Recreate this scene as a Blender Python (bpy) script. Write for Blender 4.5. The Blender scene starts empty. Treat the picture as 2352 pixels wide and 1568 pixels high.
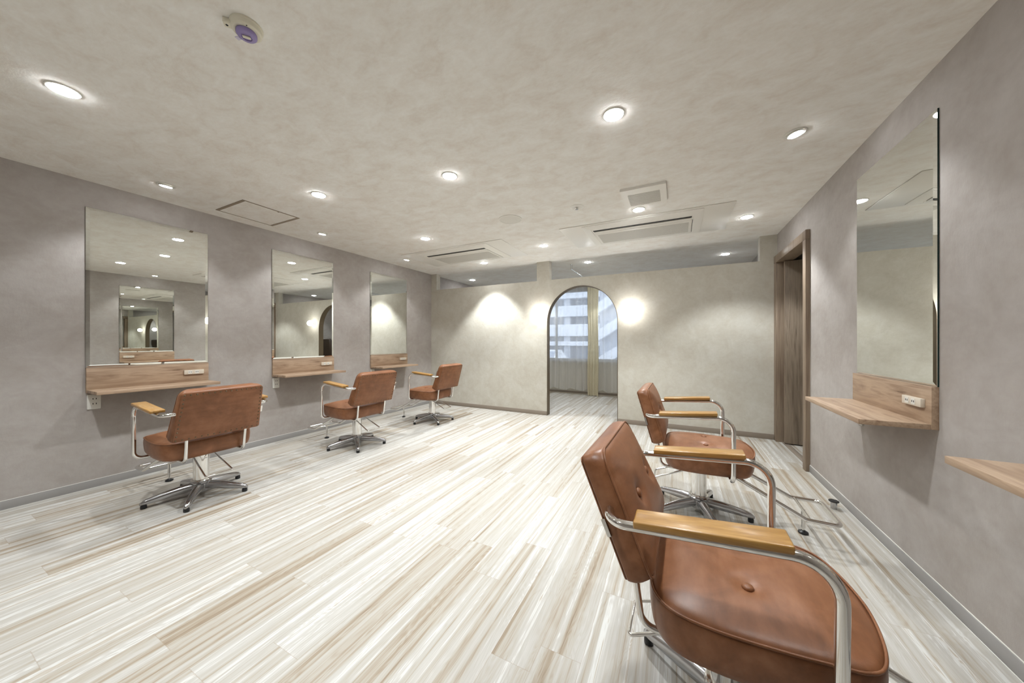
import bpy, bmesh, math, random
from mathutils import Vector, Matrix
from mathutils.geometry import tessellate_polygon
random.seed(7)
C = bpy.context.scene.collection
PI = math.pi
XL, XR, YB, ZC = -4.066, 1.044, 4.77, 2.38       # left wall, right wall, partition, ceiling
YW, YR = 7.05, -1.7                               # window wall of the back room, wall behind the camera
PT = 0.10                                         # partition thickness

# ------------------------------------------------------------------ materials
def srgb(r, g, b):
    f = lambda c: (c/255)/12.92 if c/255 <= 0.04045 else (((c/255)+0.055)/1.055)**2.4
    return (f(r), f(g), f(b), 1.0)

class NT:
    def __init__(s, name):
        s.m = bpy.data.materials.new(name); s.m.use_nodes = True
        s.t = s.m.node_tree; s.n = s.t.nodes; s.l = s.t.links
        s.b = s.n['Principled BSDF']; s.out = s.n['Material Output']
    def node(s, typ, **kw):
        nd = s.n.new(typ)
        for k, v in kw.items():
            if k == 'op': nd.operation = v
            elif k.startswith('i_'):
                key = k[2:]; key = int(key) if key.isdigit() else key
                nd.inputs[key].default_value = v
            else: setattr(nd, k, v)
        return nd
    def link(s, a, b): s.l.new(a, b)
    def math(s, op, a, b=None, c=None):
        nd = s.n.new('ShaderNodeMath'); nd.operation = op
        for i, v in enumerate((a, b, c)):
            if v is None: continue
            if isinstance(v, (int, float)): nd.inputs[i].default_value = v
            else: s.link(v, nd.inputs[i])
        return nd.outputs[0]
    def comb(s, x, y, z):
        nd = s.n.new('ShaderNodeCombineXYZ')
        for i, v in enumerate((x, y, z)):
            if isinstance(v, (int, float)): nd.inputs[i].default_value = v
            else: s.link(v, nd.inputs[i])
        return nd.outputs[0]
    def coord(s, scale=(1, 1, 1), rot=(0, 0, 0), kind='Object'):
        tc = s.n.new('ShaderNodeTexCoord'); mp = s.n.new('ShaderNodeMapping')
        mp.inputs['Scale'].default_value = scale; mp.inputs['Rotation'].default_value = rot
        s.link(tc.outputs[kind], mp.inputs['Vector']); return mp.outputs[0]
    def noise(s, vec, scale, detail=3, rough=.5, dist=0.0):
        nd = s.n.new('ShaderNodeTexNoise'); nd.inputs['Scale'].default_value = scale
        nd.inputs['Detail'].default_value = detail; nd.inputs['Roughness'].default_value = rough
        nd.inputs['Distortion'].default_value = dist
        s.link(vec, nd.inputs['Vector']); return nd.outputs['Fac']
    def ramp(s, fac, stops, mode='LINEAR'):
        nd = s.n.new('ShaderNodeValToRGB'); e = nd.color_ramp.elements; nd.color_ramp.interpolation = mode
        while len(e) < len(stops): e.new(0.5)
        for i, (p, c) in enumerate(stops): e[i].position = p; e[i].color = c
        s.link(fac, nd.inputs[0]); return nd.outputs[0]
    def mix(s, fac, a, b, blend='MIX'):
        nd = s.n.new('ShaderNodeMix'); nd.data_type = 'RGBA'; nd.blend_type = blend
        for sock, v in ((nd.inputs[0], fac), (nd.inputs[6], a), (nd.inputs[7], b)):
            if isinstance(v, (int, float)): sock.default_value = v
            elif isinstance(v, tuple): sock.default_value = v
            else: s.link(v, sock)
        return nd.outputs[2]
    def bump(s, h, strength, dist=0.01):
        nd = s.n.new('ShaderNodeBump'); nd.inputs['Strength'].default_value = strength
        nd.inputs['Distance'].default_value = dist
        s.link(h, nd.inputs['Height']); s.link(nd.outputs[0], s.b.inputs['Normal'])
    def set(s, **kw):
        for k, v in kw.items():
            k = k.replace('_', ' ')
            if isinstance(v, (int, float, tuple)): s.b.inputs[k].default_value = v
            else: s.link(v, s.b.inputs[k])
        return s.m

def plain(name, col, rough=.5, metal=0.0, spec=.5, coat=0.0):
    n = NT(name)
    n.set(Base_Color=col, Roughness=rough, Metallic=metal)
    n.b.inputs['Specular IOR Level'].default_value = spec
    n.b.inputs['Coat Weight'].default_value = coat
    n.b.inputs['Coat Roughness'].default_value = .15
    # slight procedural unevenness of the sheen
    v = n.noise(n.coord(), 35, 2)
    r = n.math('MULTIPLY_ADD', v, .12, rough-.06)
    n.link(r, n.b.inputs['Roughness'])
    return n.m

def wallpaper(name, stops, scale=3.2, stretch=(1, 1, 1), rough=.72, bump=.25, spec=.3):
    n = NT(name)
    v = n.coord(stretch)
    a = n.noise(v, scale, 5, .62, .6)
    b = n.noise(v, scale*5.5, 4, .6)
    f = n.math('ADD', n.math('MULTIPLY', a, .72), n.math('MULTIPLY', b, .28))
    col = n.ramp(f, stops)
    h = n.noise(n.coord((stretch[0]*1, stretch[1]*1, stretch[2]*.35)), 55, 5, .65)
    n.bump(n.math('ADD', h, n.math('MULTIPLY', b, .6)), bump, .006)
    n.set(Base_Color=col, Roughness=rough)
    n.b.inputs['Specular IOR Level'].default_value = spec
    return n.m

def laminate(name, axis, dark, mid, light, freq=26., rough=.45):
    n = NT(name)
    sc = [freq, freq, freq]; sc[axis] = 1.15
    v = n.coord(tuple(sc))
    a = n.noise(v, 1.0, 5, .6, 1.2)
    sc2 = [freq*5, freq*5, freq*5]; sc2[axis] = 5
    b = n.noise(n.coord(tuple(sc2)), 1.0, 3, .6)
    sc3 = [5., 5., 5.]; sc3[axis] = .7
    c = n.noise(n.coord(tuple(sc3)), 1.0, 3, .5, 1.5)
    f = n.math('ADD', n.math('ADD', n.math('MULTIPLY', a, .5), n.math('MULTIPLY', b, .15)), n.math('MULTIPLY', c, .35))
    col = n.ramp(f, [(.34, dark), (.44, mid), (.53, light), (.60, mid), (.63, dark), (.66, mid), (.76, light)])
    n.set(Base_Color=col, Roughness=rough)
    n.bump(b, .06, .002)
    return n.m

def floor_material():
    n = NT('vinyl_plank_floor')
    tc = n.n.new('ShaderNodeTexCoord'); sp = n.n.new('ShaderNodeSeparateXYZ')
    n.link(tc.outputs['Object'], sp.inputs[0]); X, Y = sp.outputs[0], sp.outputs[1]
    xs = n.math('DIVIDE', n.math('ADD', X, 10.03), .152)
    row = n.math('FLOOR', xs); fx = n.math('FRACT', xs)
    w1 = n.n.new('ShaderNodeTexWhiteNoise'); w1.noise_dimensions = '1D'; n.link(row, w1.inputs['W'])
    ys = n.math('ADD', n.math('DIVIDE', Y, .914), n.math('MULTIPLY', w1.outputs[0], 7.3))
    col = n.math('FLOOR', ys); fy = n.math('FRACT', ys)
    w2 = n.n.new('ShaderNodeTexWhiteNoise'); w2.noise_dimensions = '2D'
    n.link(n.comb(row, col, 0), w2.inputs['Vector']); pr = w2.outputs['Value']
    off = n.math('MULTIPLY', pr, 37.0)
    # strips inside one plank: flowing bands along its length
    v1 = n.comb(n.math('ADD', n.math('MULTIPLY', X, 27.), off), n.math('ADD', n.math('MULTIPLY', Y, .42), off), off)
    s1 = n.noise(v1, 1.0, 4, .55, .45)
    v2 = n.comb(n.math('ADD', n.math('MULTIPLY', X, 230.), off), n.math('MULTIPLY', Y, 2.6), off)
    s2 = n.noise(v2, 1.0, 3, .6, .3)
    v3 = n.comb(n.math('ADD', n.math('MULTIPLY', X, 9.), off), n.math('MULTIPLY', Y, 1.1), off)
    s3 = n.noise(v3, 1.0, 2, .5, 2.4)
    ring = n.math('SINE', n.math('MULTIPLY', s3, 70.))
    f = n.math('ADD', n.math('MULTIPLY', s1, .74), n.math('MULTIPLY', s2, .20))
    f = n.math('ADD', f, n.math('MULTIPLY', ring, .018))
    f = n.math('ADD', f, n.math('MULTIPLY_ADD', pr, .09, .0))
    c = n.ramp(f, [(.28, srgb(126, 108, 88)), (.38, srgb(153, 139, 120)), (.45, srgb(170, 162, 149)), (.53, srgb(178, 174, 166)), (.585, srgb(186, 182, 175)), (.605, srgb(203, 202, 197)), (.635, srgb(199, 197, 191)), (.66, srgb(173, 163, 148)), (.82, srgb(190, 186, 179))])
    # seams
    ex = n.math('MINIMUM', fx, n.math('SUBTRACT', 1.0, fx)); sx = n.math('LESS_THAN', ex, .008)
    ey = n.math('MINIMUM', fy, n.math('SUBTRACT', 1.0, fy)); sy = n.math('LESS_THAN', ey, .0014)
    seam = n.math('MAXIMUM', sx, sy)
    c = n.mix(n.math('MULTIPLY', seam, .35), c, srgb(150, 132, 112))
    n.set(Base_Color=c, Roughness=n.math('MULTIPLY_ADD', s2, .12, .44))
    n.b.inputs['Specular IOR Level'].default_value = .28
    n.bump(n.math('SUBTRACT', n.math('MULTIPLY', s2, .3), seam), .08, .002)
    return n.m

def leather_material():
    n = NT('brown_leather')
    v = n.coord()
    a = n.noise(v, 6.5, 4, .6, .8); b = n.noise(n.coord((9, 30, 30)), 1.0, 4, .6)
    f = n.math('ADD', n.math('MULTIPLY', a, .6), n.math('MULTIPLY', b, .4))
    c = n.ramp(f, [(.32, srgb(108, 68, 41)), (.5, srgb(129, 84, 55)), (.68, srgb(147, 101, 71))])
    n.set(Base_Color=c, Roughness=n.math('MULTIPLY_ADD', a, .16, .29))
    n.b.inputs['Specular IOR Level'].default_value = .36
    vo = n.node('ShaderNodeTexVoronoi', feature='DISTANCE_TO_EDGE'); vo.inputs['Scale'].default_value = 420
    n.link(v, vo.inputs['Vector'])
    w = n.noise(n.coord((1, 1, 1)), 38, 4, .6, 1.0)
    n.bump(n.math('ADD', n.math('MULTIPLY', vo.outputs['Distance'], .5), n.math('MULTIPLY', w, 1.0)), .10, .003)
    return n.m

def honey_wood():
    n = NT('honey_wood')
    a = n.noise(n.coord((70, 2.2, 70)), 1.0, 4, .6, .6); b = n.noise(n.coord((260, 9, 260)), 1.0, 2)
    f = n.math('ADD', n.math('MULTIPLY', a, .75), n.math('MULTIPLY', b, .25))
    c = n.ramp(f, [(.3, srgb(134, 92, 40)), (.5, srgb(164, 122, 62)), (.7, srgb(186, 146, 84))])
    n.set(Base_Color=c, Roughness=.33)
    n.b.inputs['Coat Weight'].default_value = .35; n.b.inputs['Coat Roughness'].default_value = .18
    n.bump(b, .05, .001)
    return n.m

def emission(name, col, strength):
    n = NT(name)
    e = n.n.new('ShaderNodeEmission'); e.inputs[0].default_value = col; e.inputs[1].default_value = strength
    n.link(e.outputs[0], n.out.inputs[0]); return n.m

def mirror_material():
    n = NT('silvered_mirror'); n.set(Base_Color=(.86, .875, .845, 1), Metallic=1.0, Roughness=0.0); return n.m

def sheer_material():
    n = NT('sheer_curtain_cloth')
    tr = n.n.new('ShaderNodeBsdfTransparent'); di = n.n.new('ShaderNodeBsdfDiffuse'); tl = n.n.new('ShaderNodeBsdfTranslucent')
    di.inputs[0].default_value = (.93, .91, .86, 1); tl.inputs[0].default_value = (.93, .93, .93, 1)
    m1 = n.n.new('ShaderNodeMixShader'); m1.inputs[0].default_value = .5
    n.link(di.outputs[0], m1.inputs[1]); n.link(tl.outputs[0], m1.inputs[2])
    m2 = n.n.new('ShaderNodeMixShader')
    lw = n.n.new('ShaderNodeLayerWeight'); lw.inputs[0].default_value = .35
    wv = n.noise(n.coord((400, 400, 400)), 1.0, 1)
    f = n.math('ADD', n.math('MULTIPLY_ADD', lw.outputs['Facing'], .40, .52), n.math('MULTIPLY', wv, .10))
    n.link(f, m2.inputs[0]); n.link(tr.outputs[0], m2.inputs[1]); n.link(m1.outputs[0], m2.inputs[2])
    n.link(m2.outputs[0], n.out.inputs[0]); return n.m

def drape_material():
    n = NT('cream_drape_cloth')
    di = n.n.new('ShaderNodeBsdfDiffuse'); tl = n.n.new('ShaderNodeBsdfTranslucent')
    wv = n.noise(n.coord((300, 300, 40)), 1.0, 2)
    c = n.ramp(wv, [(.3, srgb(212, 202, 172)), (.7, srgb(228, 220, 194))])
    n.link(c, di.inputs[0]); n.link(c, tl.inputs[0])
    m1 = n.n.new('ShaderNodeMixShader'); m1.inputs[0].default_value = .25
    n.link(di.outputs[0], m1.inputs[1]); n.link(tl.outputs[0], m1.inputs[2])
    n.link(m1.outputs[0], n.out.inputs[0]); return n.m

def glass_material():
    n = NT('window_glass')
    tr = n.n.new('ShaderNodeBsdfTransparent'); tr.inputs[0].default_value = (.93, .96, .98, 1)
    gl = n.n.new('ShaderNodeBsdfGlossy'); gl.inputs['Roughness'].default_value = .01
    m = n.n.new('ShaderNodeMixShader'); fr = n.n.new('ShaderNodeFresnel'); fr.inputs[0].default_value = 1.4
    n.link(fr.outputs[0], m.inputs[0]); n.link(tr.outputs[0], m.inputs[1]); n.link(gl.outputs[0], m.inputs[2])
    n.link(m.outputs[0], n.out.inputs[0]); return n.m

M = {}
M['wall_lilac'] = wallpaper('lilac_grey_wallpaper', [(.34, srgb(160, 152, 145)), (.5, srgb(168, 161, 155)), (.66, srgb(176, 170, 165))], 4.2, (1, .8, 1.0))
M['wall_beige'] = wallpaper('beige_plaster_wallpaper', [(.34, srgb(188, 181, 167)), (.5, srgb(195, 190, 177)), (.66, srgb(202, 198, 187))], 6.0)
M['ceiling'] = wallpaper('mottled_ceiling_paper', [(.34, srgb(233, 227, 219)), (.48, srgb(240, 237, 231)), (.64, srgb(246, 245, 241))], 6.5, (1.0, 1.5, 1), rough=.92, spec=.02, bump=.14)
M['floor'] = floor_material()
M['skirting'] = plain('grey_skirting', srgb(150, 147, 144), .5)
M['skirting_brown'] = plain('taupe_skirting', srgb(140, 128, 115), .5)
M['shelf'] = laminate('shelf_laminate', 1, srgb(112, 86, 65), srgb(150, 124, 101), srgb(176, 151, 126), 17.)
M['door_wood'] = laminate('door_laminate', 2, srgb(92, 78, 64), srgb(120, 105, 89), srgb(142, 127, 109), 30.)
M['casing_wood'] = laminate('casing_laminate', 2, srgb(104, 87, 71), srgb(126, 108, 91), srgb(144, 127, 108), 40.)
M['reveal'] = plain('brown_arch_lining', srgb(92, 78, 58), .5)
M['mirror'] = mirror_material()
M['glass_edge'] = plain('dark_green_glass_edge', (.012, .03, .026, 1), .12)
M['white'] = plain('white_plastic', srgb(222, 220, 212), .42)
M['cream'] = plain('cream_plastic', srgb(214, 203, 186), .42)
M['offwhite'] = plain('ivory_plastic', srgb(228, 223, 204), .45)
M['ac'] = plain('air_conditioner_white', srgb(236, 233, 226), .42)
M['ac_mesh'] = None
M['dark'] = plain('black_slot', (.012, .012, .012, 1), .6)
M['black'] = plain('black_rubber', (.010, .010, .011, 1), .42)
M['chrome'] = plain('chrome', (.78, .77, .75, 1), .10, 1.0)
M['steel'] = plain('polished_aluminium', (.50, .50, .51, 1), .20, 1.0)
M['brass'] = plain('antique_nail', (.16, .12, .075, 1), .32, .9)
M['hatch'] = plain('hatch_frame_bronze', srgb(142, 127, 108), .5)
M['leather'] = leather_material()
M['piping'] = plain('brown_piping', srgb(128, 70, 42), .34)
M['wood'] = honey_wood()
M['lens'] = emission('lamp_lens', (.96, .99, 1.02, 1), 100.0)
M['globe'] = emission('glowing_glass_globe', (1.0, .99, .97, 1), 32.0)
M['purple'] = plain('purple_film', srgb(150, 136, 186), .35)
M['purple_pale'] = plain('pale_purple_film', srgb(206, 200, 220), .35)
M['sheer'] = sheer_material(); M['drape'] = drape_material(); M['glass'] = glass_material()
M['frame'] = plain('aluminium_window_frame', srgb(170, 173, 178), .4, .4)
M['tan_leather'] = plain('dark_brown_vinyl', srgb(72, 58, 48), .4)
M['ink'] = plain('dark_print', (.03, .03, .03, 1), .5)
M['ring_ink'] = plain('red_brown_print', (.14, .05, .045, 1), .5)
M['ext_white'] = plain('pale_render', srgb(226, 230, 238), .8)
M['ext_grey'] = plain('grey_cladding', srgb(178, 185, 198), .8)
M['ext_dark'] = plain('dim_glazing', srgb(140, 150, 168), .35)
M['ext_road'] = plain('asphalt', srgb(120, 126, 138), .9)
M['car'] = plain('white_car_paint', srgb(238, 240, 244), .25, coat=.5)

def mesh_grille(name, base, holes, pitch):
    n = NT(name)
    tc = n.n.new('ShaderNodeTexCoord'); sp = n.n.new('ShaderNodeSeparateXYZ'); n.link(tc.outputs['Object'], sp.inputs[0])
    a = n.math('FRACT', n.math('DIVIDE', sp.outputs[0], pitch)); b = n.math('FRACT', n.math('DIVIDE', sp.outputs[1], pitch))
    k = n.math('MULTIPLY', n.math('GREATER_THAN', a, .45), n.math('GREATER_THAN', b, .45))
    n.set(Base_Color=n.mix(k, base, holes), Roughness=.5); return n.m
M['ac_mesh'] = mesh_grille('fine_intake_mesh', srgb(214, 211, 203), srgb(150, 146, 138), .006)

M['speaker'] = mesh_grille('perforated_speaker_cover', srgb(232, 229, 221), srgb(190, 186, 177), .004)

# ------------------------------------------------------------------ mesh helpers
def finish(name, bm, mat, parent=None, smooth=False, angle=35, loc=(0, 0, 0), recalc=True):
    if recalc: bmesh.ops.recalc_face_normals(bm, faces=bm.faces)
    me = bpy.data.meshes.new(name); bm.to_mesh(me); bm.free()
    mats = mat if isinstance(mat, (list, tuple)) else [mat]
    for m in mats: me.materials.append(m)
    if smooth:
        me.polygons.foreach_set('use_smooth', [True]*len(me.polygons))
        me.update()
        try: me.set_sharp_from_angle(angle=math.radians(angle))
        except Exception: pass
    o = bpy.data.objects.new(name, me); C.objects.link(o); o.location = loc
    if parent: o.parent = parent
    return o

def tag(o, label, cat, group=None, kind=None):
    o['label'] = label; o['category'] = cat
    if group: o['group'] = group
    if kind: o['kind'] = kind
    return o

def thing(name, label, cat, loc=(0, 0, 0), rz=0, group=None):
    o = bpy.data.objects.new(name, None); C.objects.link(o); o.empty_display_size = .1
    o.location = loc; o.rotation_euler = (0, 0, rz)
    return tag(o, label, cat, group)

def struct(o, label=None):
    o['kind'] = 'structure'
    if label: o['label'] = label
    return o

def box(bm, x0, x1, y0, y1, z0, z1, bevel=0, segs=2, mi=0):
    if x0 > x1: x0, x1 = x1, x0
    if y0 > y1: y0, y1 = y1, y0
    if z0 > z1: z0, z1 = z1, z0
    r = bmesh.ops.create_cube(bm, size=1)
    vs = r['verts']
    for v in vs:
        v.co = Vector(((x0+x1)/2+v.co.x*(x1-x0), (y0+y1)/2+v.co.y*(y1-y0), (z0+z1)/2+v.co.z*(z1-z0)))
    fs = set(f for v in vs for f in v.link_faces)
    for f in fs: f.material_index = mi
    if bevel:
        es = list(set(e for v in vs for e in v.link_edges))
        bmesh.ops.bevel(bm, geom=es, offset=bevel, segments=segs, affect='EDGES', profile=.5)

def boxobj(name, dims, mat, parent=None, bevel=0, **kw):
    bm = bmesh.new(); box(bm, *dims, bevel=bevel); return finish(name, bm, mat, parent, smooth=bool(bevel), **kw)

def rings_mesh(bm, rings, cap0=False, cap1=False, closed=True, mi=0):
    """quads between successive rings of equal length; returns vert rings"""
    vr = [[bm.verts.new(p) for p in r] for r in rings]
    n = len(vr[0])
    for a, b in zip(vr, vr[1:]):
        for i in range(n if closed else n-1):
            j = (i+1) % n
            f = bm.faces.new((a[i], a[j], b[j], b[i])); f.material_index = mi
    if cap0: bm.faces.new(vr[0][::-1]).material_index = mi
    if cap1: bm.faces.new(vr[-1]).material_index = mi
    return vr

def lathe(bm, prof, cx=0, cy=0, n=32, axis='z', mi=0):
    rings = []
    for r, z in prof:
        r = max(r, 1e-5)
        ring = []
        for i in range(n):
            a = 2*PI*i/n
            if axis == 'z': ring.append(Vector((cx+r*math.cos(a), cy+r*math.sin(a), z)))
            elif axis == 'y': ring.append(Vector((cx+r*math.cos(a), z, cy+r*math.sin(a))))
            else: ring.append(Vector((z, cx+r*math.cos(a), cy+r*math.sin(a))))
        rings.append(ring)
    return rings_mesh(bm, rings, True, True, mi=mi)

def fillet(pts, rad, n=7):
    pts = [Vector(p) for p in pts]
    rads = rad if isinstance(rad, (list, tuple)) else [rad]*len(pts)
    out = [pts[0]]
    for i in range(1, len(pts)-1):
        p, a, b = pts[i], pts[i-1]-pts[i], pts[i+1]-pts[i]
        la, lb = a.length, b.length; a.normalize(); b.normalize()
        ang = a.angle(b); r = rads[i]
        if r <= 0 or ang > PI-.02: out.append(p); continue
        d = min(r/math.tan(ang/2), la*.49, lb*.49); r = d*math.tan(ang/2)
        t1, t2 = p+a*d, p+b*d
        bis = (a+b).normalized(); c = p+bis*(r/math.sin(ang/2))
        v1, v2 = t1-c, t2-c; tot = v1.angle(v2)
        ax = v1.cross(v2).normalized()
        for k in range(n+1): out.append(c+Matrix.Rotation(tot*k/n, 3, ax) @ v1)
    out.append(pts[-1]); return out

def tube(bm, pts, r, n=12, closed=False, caps=True, flat=1.0, mi=0):
    pts = [Vector(p) for p in pts]
    N = len(pts); rings = []
    def tan(i):
        if closed: return (pts[(i+1) % N]-pts[i-1]).normalized()
        if i == 0: return (pts[1]-pts[0]).normalized()
        if i == N-1: return (pts[-1]-pts[-2]).normalized()
        return ((pts[i+1]-pts[i]).normalized()+(pts[i]-pts[i-1]).normalized()).normalized()
    t = tan(0); up = Vector((0, 0, 1)) if abs(t.z) < .9 else Vector((1, 0, 0))
    u = (up-t*up.dot(t)).normalized()
    for i in range(N):
        t2 = tan(i); u = (u-t2*u.dot(t2)).normalized(); w = t2.cross(u)
        rings.append([pts[i]+(u*math.cos(2*PI*k/n)*r*flat+w*math.sin(2*PI*k/n)*r) for k in range(n)])
    if closed: rings.append(rings[0]); 
    if closed:
        vr = [[bm.verts.new(p) for p in rr] for rr in rings[:-1]]; vr.append(vr[0])
        for a, b in zip(vr, vr[1:]):
            for k in range(n):
                f = bm.faces.new((a[k], a[(k+1) % n], b[(k+1) % n], b[k])); f.material_index = mi
    else: rings_mesh(bm, rings, caps, caps, mi=mi)

def tubeobj(name, pts, r, mat, parent, n=12, **kw):
    bm = bmesh.new(); tube(bm, pts, r, n, **kw); return finish(name, bm, mat, parent, smooth=True, angle=60)

def rrect(w, h, rt, rb, n=8):
    """rounded rectangle outline centred on 0 (x, z), constant number of points"""
    pts = []
    for cx, cz, r, a0 in ((w/2-rt, h/2-rt, rt, 0), (-w/2+rt, h/2-rt, rt, PI/2), (-w/2+rb, -h/2+rb, rb, PI), (w/2-rb, -h/2+rb, rb, 1.5*PI)):
        for k in range(n+1):
            a = a0+PI/2*k/n; pts.append((cx+r*math.cos(a), cz+r*math.sin(a)))
    # add points on the straight sides for even shading
    out = []
    for i in range(len(pts)):
        a, b = pts[i], pts[(i+1) % len(pts)]
        out.append(a)
        if (i+1) % (n+1) == 0:
            for k in range(1, 12): out.append((a[0]+(b[0]-a[0])*k/12, a[1]+(b[1]-a[1])*k/12))
    return out

def poly_extrude(name, pts2, plane, d0, d1, mat, parent=None):
    """extrude a 2-D polygon; plane 'xz' extrudes along y, 'yz' along x"""
    bm = bmesh.new()
    mk = (lambda p, d: (p[0], d, p[1])) if plane == 'xz' else (lambda p, d: (d, p[0], p[1])) if plane == 'yz' else (lambda p, d: (p[0], p[1], d))
    a = [bm.verts.new(mk(p, d0)) for p in pts2]; b = [bm.verts.new(mk(p, d1)) for p in pts2]
    n = len(pts2)
    for i in range(n): bm.faces.new((a[i], a[(i+1) % n], b[(i+1) % n], b[i]))
    for tri in tessellate_polygon([[Vector((p[0], p[1], 0)) for p in pts2]]):
        bm.faces.new([a[i] for i in tri]); bm.faces.new([b[i] for i in tri[::-1]])
    return finish(name, bm, mat, parent)

# ------------------------------------------------------------------ room shell
struct(boxobj('floor', (XL-.12, 2.7, YR-.12, YW+.15, -.10, 0), M['floor']), 'pale wood plank floor')
struct(boxobj('ceiling', (XL-.12, 2.7, YR-.12, YW+.15, ZC, ZC+.1), M['ceiling']), 'mottled beige ceiling')
struct(boxobj('wall_left', (XL-.12, XL, YR-.12, YW+.15, 0, ZC), M['wall_lilac']), 'lilac grey wall with three mirrors')
struct(boxobj('wall_rear', (XL, XR, YR-.12, YR, 0, ZC), M['wall_lilac']))
DY0, DY1, DZ = 3.79, 4.70, 2.045
struct(poly_extrude('wall_right', [(YR-.12, 0), (DY0, 0), (DY0, DZ), (DY1, DZ), (DY1, 0), (YW+.15, 0), (YW+.15, ZC), (YR-.12, ZC)], 'yz', XR, XR+.10, M['wall_lilac']), 'lilac grey wall with mirror and door')
AX, AR, AS = -1.26, .526, 1.437
arch = [(AX+AR*math.cos(PI-PI*k/40), AS+AR*math.sin(PI-PI*k/40)) for k in range(41)]
PZ = 2.086
pp = [(XL, 0), (AX-AR, 0)]+arch+[(AX+AR, 0), (XR, 0), (XR, ZC), (.879, ZC), (.879, PZ), (-1.747, PZ), (-1.747, ZC), (-1.956, ZC), (-1.956, PZ), (-3.94, PZ), (-3.94, ZC), (XL, ZC)]
struct(poly_extrude('wall_back', pp, 'xz', YB, YB+PT, M['wall_beige']), 'beige partition with arched opening and open top')
# brown lining of the arch
bm = bmesh.new()
prof = [(AX-AR, 0)]+arch+[(AX+AR, 0)]
def inset(k, d):
    x, z = prof[k]
    if z <= AS+1e-6: return (x+(d if x < AX else -d), z)
    v = Vector((x-AX, z-AS)); v = v.normalized()*(AR-d); return (AX+v.x, AS+v.y)
rr = []
for k in range(len(prof)):
    a, b = prof[k], inset(k, .006)
    rr.append([(a[0], YB-.004, a[1]), (b[0], YB-.004, b[1]), (b[0], YB+PT+.004, b[1]), (a[0], YB+PT+.004, a[1])])
rings_mesh(bm, rr, True, True)
struct(finish('trim_1', bm, M['reveal']), 'dark brown lining of the arch')
# window wall of the back room
WX0, WX1, WZ0, WZ1 = -3.6, .55, .715, 2.28
struct(poly_extrude('wall_window', [(XL, 0), (XR, 0), (XR, ZC), (WX1, ZC), (WX1, WZ0), (WX0, WZ0), (WX0, ZC), (XL, ZC)], 'xz', YW, YW+.15, M['wall_beige']))
struct(boxobj('wall_lintel', (WX0, WX1, YW, YW+.15, WZ1, ZC), M['wall_beige']))
# skirtings
H = .062
def skirt(name, dims, mat): struct(boxobj(name, dims, mat, bevel=.002))
skirt('baseboard_left', (XL, XL+.008, YR, YB-.008, 0, H), M['skirting'])
skirt('baseboard_right', (XR-.008, XR, YR, 3.722, 0, H), M['skirting'])
skirt('baseboard_back_left', (XL, AX-AR-.001, YB-.008, YB, 0, H), M['skirting_brown'])
skirt('baseboard_back_right', (AX+AR+.001, XR-.035, YB-.008, YB, 0, H), M['skirting_brown'])
skirt('baseboard_window', (XL, XR, YW-.010, YW, 0, .055), M['skirting_brown'])
skirt('trim_2', (XL, XR, YW-.035, YW-.010, 0, .012), M['cream'])
# pale sealant lines on top of / under the side skirtings
skirt('trim_3', (XL, XL+.005, YR, YB-.009, H, H+.004), M['white'])
skirt('trim_4', (XR-.005, XR, YR, 3.722, H, H+.004), M['white'])
skirt('trim_5', (XR-.012, XR-.008, YR, 3.722, 0, .004), M['white'])
skirt('trim_6', (XL+.008, XL+.012, YR, YB-.009, 0, .004), M['white'])

# small room beyond the side door
struct(boxobj('wall_side_room', (2.58, 2.7, 2.9, YB+.1, 0, ZC), M['wall_lilac']))
struct(boxobj('wall_side_near', (XR+.10, 2.58, 2.9, 3.0, 0, ZC), M['wall_lilac']))
struct(boxobj('wall_side_far', (XR+.10, 2.58, YB, YB+.1, 0, ZC), M['wall_lilac']))
# door casing on the right wall
dz = bpy.data.objects.new('door_1', None); C.objects.link(dz); dz.location = (XR, DY0, 0)
struct(dz, 'brown wood door frame with the door standing open'); 
def dpart(name, dims, mat, bev=.002):
    o = boxobj(name, dims, mat, bevel=bev); o.parent = dz; o.matrix_parent_inverse = Matrix.Translation(-Vector(dz.location)); return o
dpart('jamb', (XR-.032, XR+.11, 3.726, 3.80, 0, DZ-.006), M['casing_wood'])
dpart('jamb', (XR-.032, XR+.10, 4.688, YB-.002, 0, DZ-.006), M['casing_wood'])
dpart('head_casing', (XR-.0325, XR+.11, 3.725, YB-.002, DZ-.005, 2.121), M['casing_wood'])
dpart('threshold_track', (XR+.02, XR+.075, 3.80, 4.688, .0005, .005), M['skirting_brown'])
leaf = dpart('door_leaf', (XR+.030, XR+.90, 4.604, 4.644, .012, DZ-.012), M['door_wood'])

# window: frame and panes
fr = bpy.data.objects.new('window_1', None); C.objects.link(fr); fr.location = (0, YW, WZ0); struct(fr, 'wide window of the back room')
def wpart(name, bm, mat):
    o = finish(name, bm, mat); o.parent = fr; o.matrix_parent_inverse = Matrix.Translation(-Vector(fr.location)); return o
bm = bmesh.new()
box(bm, WX0, WX1, YW+.03, YW+.10, WZ0, WZ0+.05); box(bm, WX0, WX1, YW+.03, YW+.10, WZ1-.05, WZ1)
mull = [WX0+.03, -2.43, -1.60, -.70, WX1-.03]
for x in mull: box(bm, x-.022, x+.022, YW+.04, YW+.09, WZ0+.05, WZ1-.05)
wpart('window_frame', bm, M['frame'])
bm = bmesh.new(); box(bm, WX0-.0, WX1, YW-.06, YW+.03, WZ0-.001, WZ0+.018, bevel=.004); wpart('window_sill', bm, M['frame'])
for a, b in zip(mull, mull[1:]):
    bm = bmesh.new(); box(bm, a+.022, b-.022, YW+.062, YW+.066, WZ0+.05, WZ1-.05); wpart('pane', bm, M['glass'])

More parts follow.
